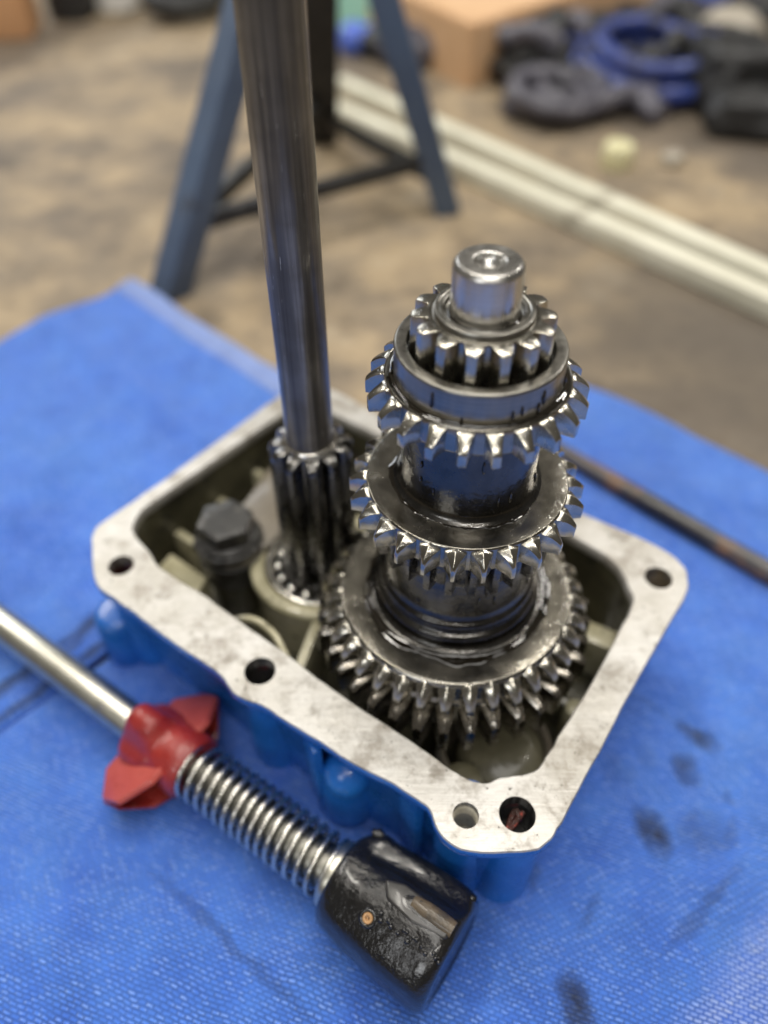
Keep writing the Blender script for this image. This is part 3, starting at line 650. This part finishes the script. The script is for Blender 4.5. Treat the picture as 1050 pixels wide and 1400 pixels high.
# ------------------------------------------------------------------ bolt and retaining plate
T = empty('hex_bolt', 'greasy black hex bolt with a thick washer beside the pinion', 'bolt', (BX, BY, 0.262))
obj('washer', lathe([(0, 0.0225), (0.072, 0.0225), (0.0765, 0.018), (0.0765, 0.004), (0.072, 0.0), (0, 0.0)], 64, 0.002, wob=0.0006), 'greasy', T, (0, 0, 0.016))
T.scale = (1.10, 1.10, 1.06)
obj('spacer', lathe([(0.0665, -0.07), (0.0735, -0.068), (0.0745, -0.002), (0.0665, 0.0)], 64, 0.002), 'greasy', T)
obj('flange', lathe([(0, 0.017), (0.060, 0.014), (0.070, 0.006), (0.070, 0.0), (0, 0)], 64, 0.003, wob=0.0006), 'greasy', T, (0, 0, 0.040))
hx = [(0.0625*math.cos(R(60*i+22)), 0.0625*math.sin(R(60*i+22))) for i in range(6)]
bm = prism(hx, 0.052, 0.094, 0.0035)
obj('head', bm, 'greasy', T)
obj('head_crown', lathe([(0, 0.0965), (0.048, 0.0958), (0.0535, 0.0925), (0.0535, 0.09)], 48, 0.002, wob=0.0005), 'greasy', T)
PL = prism([(-0.585, 0.235), (-0.56, 0.20), (-0.52, 0.182), (-0.475, 0.195), (-0.415, 0.275), (-0.39, 0.33), (-0.375, 0.49), (-0.41, 0.545), (-0.455, 0.53), (-0.505, 0.40), (-0.57, 0.31)], 0.2625, 0.2775, 0.004)
tag(obj('retaining_plate', PL, 'plate'), 'flat brown oily plate clamped under the hex bolt, behind the pinion', 'plate')

# ------------------------------------------------------------------ spring lever lying in front
LP0 = Vector((-0.047, -0.597, 0.118)); LP1 = Vector((-1.11, 0.138, 0.098))
ux = (LP1-LP0).normalized()
LV = empty('spring_lever', 'steel lever rod with a coil spring, red winged collar and black knob', 'lever', tuple(LP0))
Lrot = ux.to_track_quat('Z', 'Y').to_euler()         # local z runs from the knob end to the rod end
def lv(name, bm, mat, ang=40, par=None):
    o = obj(name, bm, mat, par or LV, ang=ang)
    if par is None: o.rotation_euler = Lrot
    return o
inv = Lrot.to_matrix().inverted()
upL = inv @ Vector((0, 0, 1)); upA = math.atan2(upL.y, upL.x)        # angle of "up" around the lever axis
side = Vector((-math.sin(upA), math.cos(upA), 0))
def ring_shape(levels, n=72):
    """levels: (z, radius, squareness, lump) ; lump adds a hump on the upper side"""
    bm = bmesh.new(); rings = []
    for (z, r, sq, lump) in levels:
        ring = []
        for i in range(n):
            a = 2*math.pi*i/n
            c, s_ = abs(math.cos(2*(a-upA)/1)), 0
            rr = r*(1+sq*(0.5-0.5*math.cos(4*(a-upA+R(45)))))
            da = (a-upA+math.pi) % (2*math.pi)-math.pi
            rr += lump*math.exp(-(da/0.55)**2)
            ring.append(bm.verts.new((rr*math.cos(a), rr*math.sin(a), z)))
        rings.append(ring)
    for A, B_ in zip(rings, rings[1:]):
        for i in range(n): bm.faces.new((A[i], A[(i+1) % n], B_[(i+1) % n], B_[i]))
    bm.faces.new(rings[0][::-1]); bm.faces.new(rings[-1]); return bm
# rod with a small dimple pin
lv('rod', lathe([(0, 0.78), (0.0405, 0.78), (0.0405, 1.75), (0, 1.75)], 64, 0.002), 'zinc')
lv('inner_tube', lathe([(0, 0.215), (0.0435, 0.215), (0.0435, 0.78), (0, 0.78)], 64, 0.002), 'shadedzinc')
a0 = upA-0.5
o = lv('pin', lathe([(0, 0.004), (0.006, 0.004), (0.0085, 0.0), (0.0085, -0.006)], 24, 0.001), 'zinc')
o.location = o.rotation_euler.to_matrix() @ (Vector((math.cos(a0)*0.0405, math.sin(a0)*0.0405, 0.885))*K)
o.rotation_euler = (Lrot.to_matrix() @ Vector((math.cos(a0), math.sin(a0), 0))).to_track_quat('Z', 'Y').to_euler()
# spring
z0, z1, turns = 0.236, 0.624, 15.5; pts = []
N = int(turns*28)
for k in range(N+1):
    q = k/N; 
    zz = z0+(z1-z0)*(q+0.018*math.sin(2*math.pi*q))
    pts.append((0.060*math.cos(2*math.pi*turns*q), 0.060*math.sin(2*math.pi*turns*q), zz))
lv('spring', tube(pts, 0.0060, 10), 'spring', 180)
lv('spring_seat', lathe([(0.047, 0.222), (0.066, 0.222), (0.068, 0.226), (0.068, 0.236), (0.066, 0.24), (0.047, 0.24)], 64, 0.001), 'zinc')
# red collar with two wings
col = lv('collar', ring_shape([(0.632, 0.060, 0, 0), (0.634, 0.068, 0.0, 0), (0.642, 0.0725, 0.0, 0), (0.665, 0.0735, 0.0, 0), (0.690, 0.072, 0.0, 0.0), (0.706, 0.069, 0.04, 0.002), (0.716, 0.066, 0.10, 0.010), (0.726, 0.064, 0.16, 0.022), (0.738, 0.063, 0.20, 0.027), (0.760, 0.063, 0.21, 0.028), (0.785, 0.063, 0.21, 0.027), (0.796, 0.062, 0.20, 0.023), (0.803, 0.059, 0.16, 0.014), (0.806, 0.053, 0.10, 0.006), (0.808, 0.044, 0.0, 0)]), 'redpaint', 45)
col.location = Lrot.to_matrix() @ Vector((0, 0, -0.018*K))
upv = Vector((math.cos(upA), math.sin(upA), 0)); zv = Vector((0, 0, 1))
def wing(sg):
    s1 = side*sg
    def q(a, u, z): return s1*(0.045+(a-0.045)*1.0)+upv*u+zv*z
    def slab(top, th, name, mat, par, bev=0.003):
        bm = bmesh.new()
        a = [bm.verts.new(p) for p in top]; b = [bm.verts.new(p+th) for p in top]; n = len(top)
        bm.faces.new(a); bm.faces.new(b[::-1])
        for i in range(n): bm.faces.new((a[i], b[i], b[(i+1) % n], a[(i+1) % n]))
        bmesh.ops.recalc_face_normals(bm, faces=bm.faces[:])
        bmesh.ops.bevel(bm, geom=bm.edges[:], offset=bev, segments=2, affect='EDGES', profile=0.6, clamp_overlap=True)
        return lv(name, bm, mat, 40, par)
    # steep plate leaning back towards the rod, open underneath towards the spring
    w_ = slab([q(0.045, -0.020, 0.815), q(0.105, -0.028, 0.815), q(0.155, -0.030, 0.770), q(0.150, 0.018, 0.715), q(0.085, 0.052, 0.672), q(0.045, 0.052, 0.672)],
              -upv*0.008-zv*0.011, 'wing', 'fadedred', col)
    slab([q(0.045, -0.068, 0.662), q(0.100, -0.056, 0.676), q(0.153, -0.016, 0.716), q(0.157, -0.046, 0.770), q(0.106, -0.060, 0.813), q(0.045, -0.064, 0.813)],
         -upv*0.008, 'wing_floor', 'redpaint', col, 0.002)
    slab([q(0.045, -0.022, 0.812), q(0.104, -0.030, 0.812), q(0.154, -0.032, 0.768), q(0.154, -0.050, 0.766), q(0.104, -0.064, 0.808), q(0.045, -0.066, 0.808)],
         -zv*0.010, 'wing_back', 'redpaint', col, 0.002)
wing(1); wing(-1)
# knob
sgn = 1 if (Lrot.to_matrix() @ side).y > 0 else -1          # +1 when side points away from the camera
def knob_mesh():
    n = 120; bm = bmesh.new(); rings = []
    prof = [(0.222, 0.050), (0.223, 0.078), (0.221, 0.086), (0.215, 0.092), (0.20, 0.096), (0.18, 0.0995), (0.16, 0.102), (0.14, 0.1045), (0.12, 0.107), (0.10, 0.109), (0.08, 0.1105), (0.06, 0.1115), (0.04, 0.112), (0.02, 0.112), (0.006, 0.1115), (-0.004, 0.109), (-0.011, 0.104), (-0.014, 0.097), (-0.0145, 0.086), (-0.011, 0.081), (-0.010, 0.04)]
    for (z, r) in prof:
        ring = []; zk = z-0.014*max(0.0, 1-z/0.222)
        for i in range(n):
            a = 2*math.pi*i/n; da = sgn*((a-upA+math.pi) % (2*math.pi)-math.pi)
            on = max(0.0, min(1.0, (0.218-z)/0.03))*max(0.0, min(1.0, (z+0.012)/0.02))
            rr = r
            rr += on*0.014*math.exp(-((da-0.92)/0.17)**2)*(1+0.5*math.exp(-((z-0.19)/0.02)**2))     # raised spine along the back
            rr -= on*0.011*math.exp(-((da-0.56)/0.20)**2)                                           # trough in front of it
            rr += on*0.006*math.exp(-((da-0.12)/0.26)**2)*math.exp(-((z-0.03)/0.07)**2)
            rr -= on*0.008*math.exp(-((da-0.10)/0.35)**2)*math.exp(-((z-0.17)/0.035)**2)
            rr += on*0.004*math.exp(-((da+1.0)/0.22)**2)
            rr += on*0.0022*mn.noise(Vector((math.cos(a)*3, math.sin(a)*3, z*28)))
            ring.append(bm.verts.new((rr*math.cos(a), rr*math.sin(a), zk)))
        rings.append(ring)
    for A, B_ in zip(rings, rings[1:]):
        for i in range(n): bm.faces.new((A[i], A[(i+1) % n], B_[(i+1) % n], B_[i]))
    bm.faces.new(rings[0][::-1]); bm.faces.new(rings[-1]); return bm
kn = lv('knob', knob_mesh(), 'blackpaint', 55)
def on_knob(ang, z, r):
    z = z-0.014*max(0.0, 1-z/0.222)
    return Vector((math.cos(upA+ang)*r, math.sin(upA+ang)*r, z))
# raised pad with a worn lump, and the rolled seam along the back
pad = []
for (ang, z, r) in ((-0.10, 0.115, 0.113), (0.16, 0.135, 0.112), (0.27, 0.10, 0.1165), (0.24, -0.002, 0.1165), (-0.08, -0.002, 0.1175), (-0.17, 0.06, 0.1165)):
    pad.append((sgn*ang, z, r))
bm = bmesh.new()
a = [bm.verts.new(on_knob(*p)) for p in pad]; b = [bm.verts.new(on_knob(p[0], p[1], 0.09)) for p in pad]
bm.faces.new(a)
for i in range(6): bm.faces.new((a[i], b[i], b[(i+1) % 6], a[(i+1) % 6]))
bmesh.ops.recalc_face_normals(bm, faces=bm.faces[:])
bmesh.ops.bevel(bm, geom=[e for e in bm.edges if not e.is_boundary], offset=0.006, segments=3, affect='EDGES', profile=0.5)
lv('raised_pad', bm, 'padblack', 40, kn)
bm = tube([on_knob(sgn*0.12, z, 0.1075) for z in (0.075, 0.05, 0.02, -0.004)], 0.02, 16, radii=[0.012, 0.0165, 0.0175, 0.0155])
o = lv('worn_lump', bm, 'rustpatch', 50, kn)
for (za, zb) in ((0.207, 0.186), (0.006, -0.006)):
    bm = tube([on_knob(sgn*0.90, za, 0.108), on_knob(sgn*0.92, (za+zb)/2, 0.1125), on_knob(sgn*0.94, zb, 0.112)], 0.01, 14, radii=[0.007, 0.0105, 0.007])
    lv('spine_end', bm, 'blackpaint', 60, kn)
# grease nipple on the near side
na = -sgn*0.50
o = obj('grease_nipple', lathe([(0, -0.002), (0.0035, -0.002), (0.0040, 0.003), (0.0085, 0.004), (0.0100, 0.0015), (0.0105, -0.01)], 32, 0.0008), 'brass', kn)
o.location = on_knob(na, 0.125, 0.109)*K
o.rotation_euler = Vector((math.cos(upA+na), math.sin(upA+na), 0)).to_track_quat('Z', 'Y').to_euler()
o['label'] = 'small brass grease nipple'
o = obj('nipple_boss', lathe([(0.0105, 0.002), (0.013, 0.003), (0.0165, 0.0015), (0.018, -0.006)], 32, 0.001), 'blackpaint', kn)
o.location = on_knob(na, 0.125, 0.109)*K
o.rotation_euler = Vector((math.cos(upA+na), math.sin(upA+na), 0)).to_track_quat('Z', 'Y').to_euler()
bmr = bmesh.new(); bmesh.ops.create_icosphere(bmr, subdivisions=2, radius=0.0032); mblob = to_mesh('paint_blob', bmr, 60)
for k in range(16):
    q = k/15
    o = obj('paint_blob', mblob, 'blackpaint', kn)
    o.location = on_knob(na+sgn*(0.10+0.12*random.random()-0.05*q), 0.11-0.115*q+random.uniform(-0.006, 0.006), 0.1125)*K
    o.scale = (random.uniform(0.8, 1.7),)*3

# ------------------------------------------------------------------ rusty bar on the right
RB = tag(obj('rusty_bar', tube([(0.40+0.0, 0.885, 0.034), (0.468, 0.812, 0.035), (0.60, 0.676, 0.036), (0.80, 0.476, 0.036), (1.35, -0.06, 0.036)], 0.03, 20, radii=[0.026, 0.027, 0.032, 0.031, 0.031]), 'rusty', ang=60), 'dark rusty round bar lying on the right towel behind the casting', 'bar')

# ------------------------------------------------------------------ background: axle stand, rails, box, clutter
S_ = empty('axle_stand', 'slate blue steel tripod stand on the concrete behind the towels', 'stand', (-0.42, 2.75, -0.04))
so = Vector((-0.42, 2.75, -0.04))
feet = [Vector((-1.06, 1.93, -0.04)), Vector((0.17, 2.72, -0.04)), Vector((-0.50, 3.62, -0.04))]; apex = Vector((-0.39, 2.70, 1.56))
for i, f_ in enumerate(feet):
    o = obj('leg', bar(f_-so, apex-so, 0.125 if i < 2 else 0.17, 0.125, 0.01), 'standblue' if i < 2 else 'black', S_)
for i, j, fr in ((0, 1, 0.16), (1, 2, 0.10), (0, 2, 0.16)):
    a = feet[i].lerp(apex, fr)-so; b = feet[j].lerp(apex, fr)-so
    obj('brace', bar(a, b, 0.05, 0.07, 0.004), 'black', S_)
obj('head', lathe([(0, 1.75), (0.10, 1.75), (0.12, 1.70), (0.12, 1.48), (0, 1.48)], 40, 0.01), 'standblue', S_)
def rail(p0, p1, lab, wd=0.105, ht=0.09):
    p0 = Vector((*p0, 0)); p1 = Vector((*p1, 0)); L = (p1-p0).length
    t = bar(Vector((-L/2, 0, 0)), Vector((L/2, 0, 0)), wd, ht, 0.012)
    o = obj('steel_rail', t, 'offwhite', None, tuple((p0+p1)/2+Vector((0, 0, ht/2-0.038))), (0, 0, math.atan2(p1.y-p0.y, p1.x-p0.x)))
    return tag(o, lab, 'rail')
rail((-0.56, 4.08), (1.75, 1.42), 'off-white rail on the floor, the one nearer the gears')
rail((-0.45, 4.42), (1.95, 1.42), 'off-white rail on the floor, the one nearer the cardboard box')
CB = empty('cardboard_box', 'brown cardboard box lying on the floor beyond the rails', 'box', (0.40, 4.46, -0.04))
ca = R(44); c1 = Vector((math.cos(ca), math.sin(ca), 0)); c2 = Vector((math.cos(ca+R(76)), math.sin(ca+R(76)), 0))
def panel(o0, va, vb, name):
    n = va.cross(vb).normalized()*0.012
    bm = bmesh.new(); P8 = [o0, o0+va, o0+va+vb, o0+vb]
    a = [bm.verts.new(p) for p in P8]; b = [bm.verts.new(p+n) for p in P8]
    bm.faces.new(a[::-1]); bm.faces.new(b)
    for i in range(4): bm.faces.new((a[i], a[(i+1) % 4], b[(i+1) % 4], b[i]))
    return obj(name, bm, 'card', CB)
hz = Vector((0, 0, 0.36))
panel(Vector((0, 0, 0)), c1*2.6, hz, 'front_panel'); panel(Vector((0, 0, 0)), hz, c2*1.3, 'side_panel')
panel(c2*1.3, hz, c1*2.6, 'back_panel'); panel(c1*2.6, c2*1.3, hz, 'side_panel'); panel(hz, c1*2.6, c2*0.64, 'top_flap'); panel(hz+c2*0.66, c1*2.6, c2*0.64, 'top_flap')
def coil(name, lab, cat, x, y, r, wire, n, mat, tilt=0.0, rot=0.0):
    pts = []; sx_ = random.uniform(0, 9)
    for k in range(n*40+1):
        a = 2*math.pi*k/40
        rr = r*(1+0.16*math.sin(a*0.37+x)+0.10*math.sin(a*0.83+sx_))
        pts.append((rr*math.cos(a)+0.10*r*math.sin(a*0.21+sx_), rr*math.sin(a)*0.85, wire+k/40*wire*0.8+0.35*wire*(1+math.sin(a*0.5+sx_))))
    o = obj(name, tube(pts, wire, 10), mat, None, (x, y, -0.04), (tilt, 0, rot), 180); return tag(o, lab, cat)
coil('hose_coil', 'blue coiled hose to the right of the cardboard box', 'hose', 1.50, 4.45, 0.37, 0.055, 5, 'hoseblue', R(16), 0.3)
coil('hose_coil', 'violet-grey coiled hose beside the far rail', 'hose', 0.88, 4.05, 0.27, 0.040, 4, 'hosegrey', R(8), 1.0)
def lump(name, lab, cat, x, y, sx, sy, sz, mat, rz=0.0, seed=0.0, sq=2.6):
    bm = bmesh.new(); bmesh.ops.create_icosphere(bm, subdivisions=4, radius=1.0)
    for v in bm.verts:
        p = v.co.normalized(); m_ = (abs(p.x)**sq+abs(p.y)**sq+abs(p.z)**sq)**(-1/sq)
        p = p*m_*(1+0.16*mn.noise(p*1.7+Vector((seed, 0, 0)))+0.06*mn.noise(p*4+Vector((seed, 3, 0))))
        v.co = Vector((p.x*sx, p.y*sy, max(0, p.z*sz+sz*0.9)))
    o = obj(name, bm, mat, None, (x, y, -0.04), (0, 0, rz), 60); return tag(o, lab, cat)
lump('rubber_mat', 'crumpled dark rubber sheet under the blue hose', 'mat', 1.25, 4.75, 0.75, 0.45, 0.10, 'black', 0.4, 1.0)
lump('machine_part', 'dark lump lying inside the blue coiled hose', 'machine part', 1.50, 4.40, 0.20, 0.17, 0.11, 'black', 0.5, 21.0, 3)
lump('rag', 'dark rag lying inside the violet-grey coiled hose', 'rag', 0.86, 3.98, 0.16, 0.12, 0.07, 'black', 0.2, 22.0)
lump('machine_part', 'black rounded machine part right of the blue hose', 'machine part', 1.95, 4.15, 0.24, 0.26, 0.20, 'black', 0.2, 2.0, 4)
lump('machine_part', 'low black machine part nearest the yellow cap', 'machine part', 2.00, 3.70, 0.28, 0.16, 0.12, 'black', -0.2, 5.0, 4)
lump('plastic_bag', 'beige crumpled bag behind the black machine part', 'bag', 2.12, 4.75, 0.22, 0.22, 0.20, 'beige', 0.7, 3.0)
lump('plastic_bag', 'small beige bag at the right edge of the clutter', 'bag', 2.35, 4.15, 0.13, 0.16, 0.22, 'beige', 0.1, 8.0)
coil('rubber_hose', 'thick black hose looping along the upper right edge', 'hose', 2.72, 4.85, 0.50, 0.09, 2, 'black', R(25), 0.0)
lump('plastic_sack', 'bright blue sack at the top beyond the box', 'sack', 2.42, 6.35, 0.28, 0.30, 0.26, 'sack', 0.3, 4.0)
o = tag(obj('white_sheet', box(1.2, 0.9, 0.30, 0.02), 'white', None, (3.35, 6.1, -0.04), (0, 0, 0.7)), 'white carton in the upper right corner', 'carton')
o = tag(obj('bottle_cap', lathe([(0, 0.13), (0.07, 0.125), (0.085, 0.10), (0.085, 0.0), (0, 0)], 32, 0.015), 'yellow', None, (1.11, 3.25, -0.04)), 'pale yellow plastic cap on the floor beyond the rails', 'cap')
lump('stone', 'small grey stone right of the yellow cap', 'stone', 1.42, 3.28, 0.06, 0.05, 0.035, 'beige', 0.0, 6.0)
# behind the stand
CR = empty('plastic_crate', 'mint green plastic crate behind the tripod stand', 'crate', (-0.12, 5.78, -0.04))
for (x, y, sx, sy, sz, z) in ((-0.24, 0, 0.28, 0.4, 0.66, 0.0), (0.24, 0, 0.28, 0.4, 0.66, 0.0)):
    obj('bin', box(sx, sy, sz, 0.03), 'mint', CR, (x, y, z))
obj('base', box(0.80, 0.42, 0.06, 0.02), 'mint', CR)
lump('rag', 'small blue rag on the floor left of the stand leg', 'rag', -0.34, 5.22, 0.13, 0.12, 0.10, 'sack', 0.2, 9.0)
lump('rag', 'dark violet rag behind the right leg of the stand', 'rag', 0.06, 5.0, 0.26, 0.22, 0.12, 'hosegrey', 0.5, 11.0)
lump('rubber_mat', 'black rubber sheet between the rails and the cardboard box', 'mat', -0.12, 5.15, 0.18, 0.20, 0.10, 'black', 0.9, 12.0)
# upper left
tag(obj('board', box(0.9, 0.5, 0.62, 0.02), 'orange', None, (-3.25, 5.7, -0.04), (0, 0, 0.15)), 'orange-tan board box in the upper left corner', 'box')
lump('tool_bag', 'dark bag right of the orange-tan box', 'bag', -2.62, 6.15, 0.17, 0.2, 0.36, 'black', 0.0, 13.0, 5)
o = tag(obj('canister', lathe([(0, 0.55), (0.06, 0.55), (0.07, 0.48), (0.17, 0.40), (0.19, 0.34), (0.19, 0.02), (0.17, 0), (0, 0)], 40, 0.02), 'white', None, (-2.33, 6.35, -0.04)), 'white plastic canister between dark bags at the upper left', 'canister')
coil('tyre', 'small black tyre lying left of the long shaft', 'tyre', -1.78, 6.10, 0.27, 0.085, 1, 'black', R(10), 0.4)
lump('tool_bag', 'low black bag behind the small tyre', 'bag', -1.60, 6.75, 0.35, 0.2, 0.30, 'black', 0.0, 14.0, 4)

# scrap pile on the right: one blurred mass of small parts nobody could count
rs = random.Random(4); heap = bmesh.new()
for k in range(90):
    x = rs.uniform(0.72, 2.9); y = rs.uniform(3.95, 5.9)
    if y < 3.75+0.12*abs(x-1.3) or (x-0.45)*0.695 < (y-4.5)*0.72+0.1: continue
    z = rs.uniform(0.0, 0.20) if y > 4.2 else 0.0
    n0 = len(heap.faces)
    L_ = rs.uniform(0.12, 0.5); a_ = rs.uniform(0, 6.28); r_ = rs.uniform(0.025, 0.07)
    d_ = Vector((math.cos(a_), math.sin(a_), 0)); e_ = Vector((-d_.y, d_.x, 0)); c_ = Vector((x, y, z+r_-0.04))
    tube(smooth_path([c_-d_*L_/2, c_-d_*L_/5+e_*rs.uniform(-0.1, 0.1)+Vector((0, 0, rs.uniform(0, 0.08))), c_+d_*L_/5+e_*rs.uniform(-0.1, 0.1)+Vector((0, 0, rs.uniform(0, 0.08))), c_+d_*L_/2], 5), r_, 8, bm=heap)
    heap.faces.ensure_lookup_table()
    mi = rs.choice((0, 0, 0, 0, 0, 1, 2, 2, 2))
    for f in heap.faces[n0:]: f.material_index = mi
o = obj('scrap_heap', heap, ['black', 'hoseblue', 'hosegrey', 'beige'], ang=60); o['kind'] = 'stuff'
o['label'] = 'blurred heap of dark and blue scrap parts right of the cardboard box'
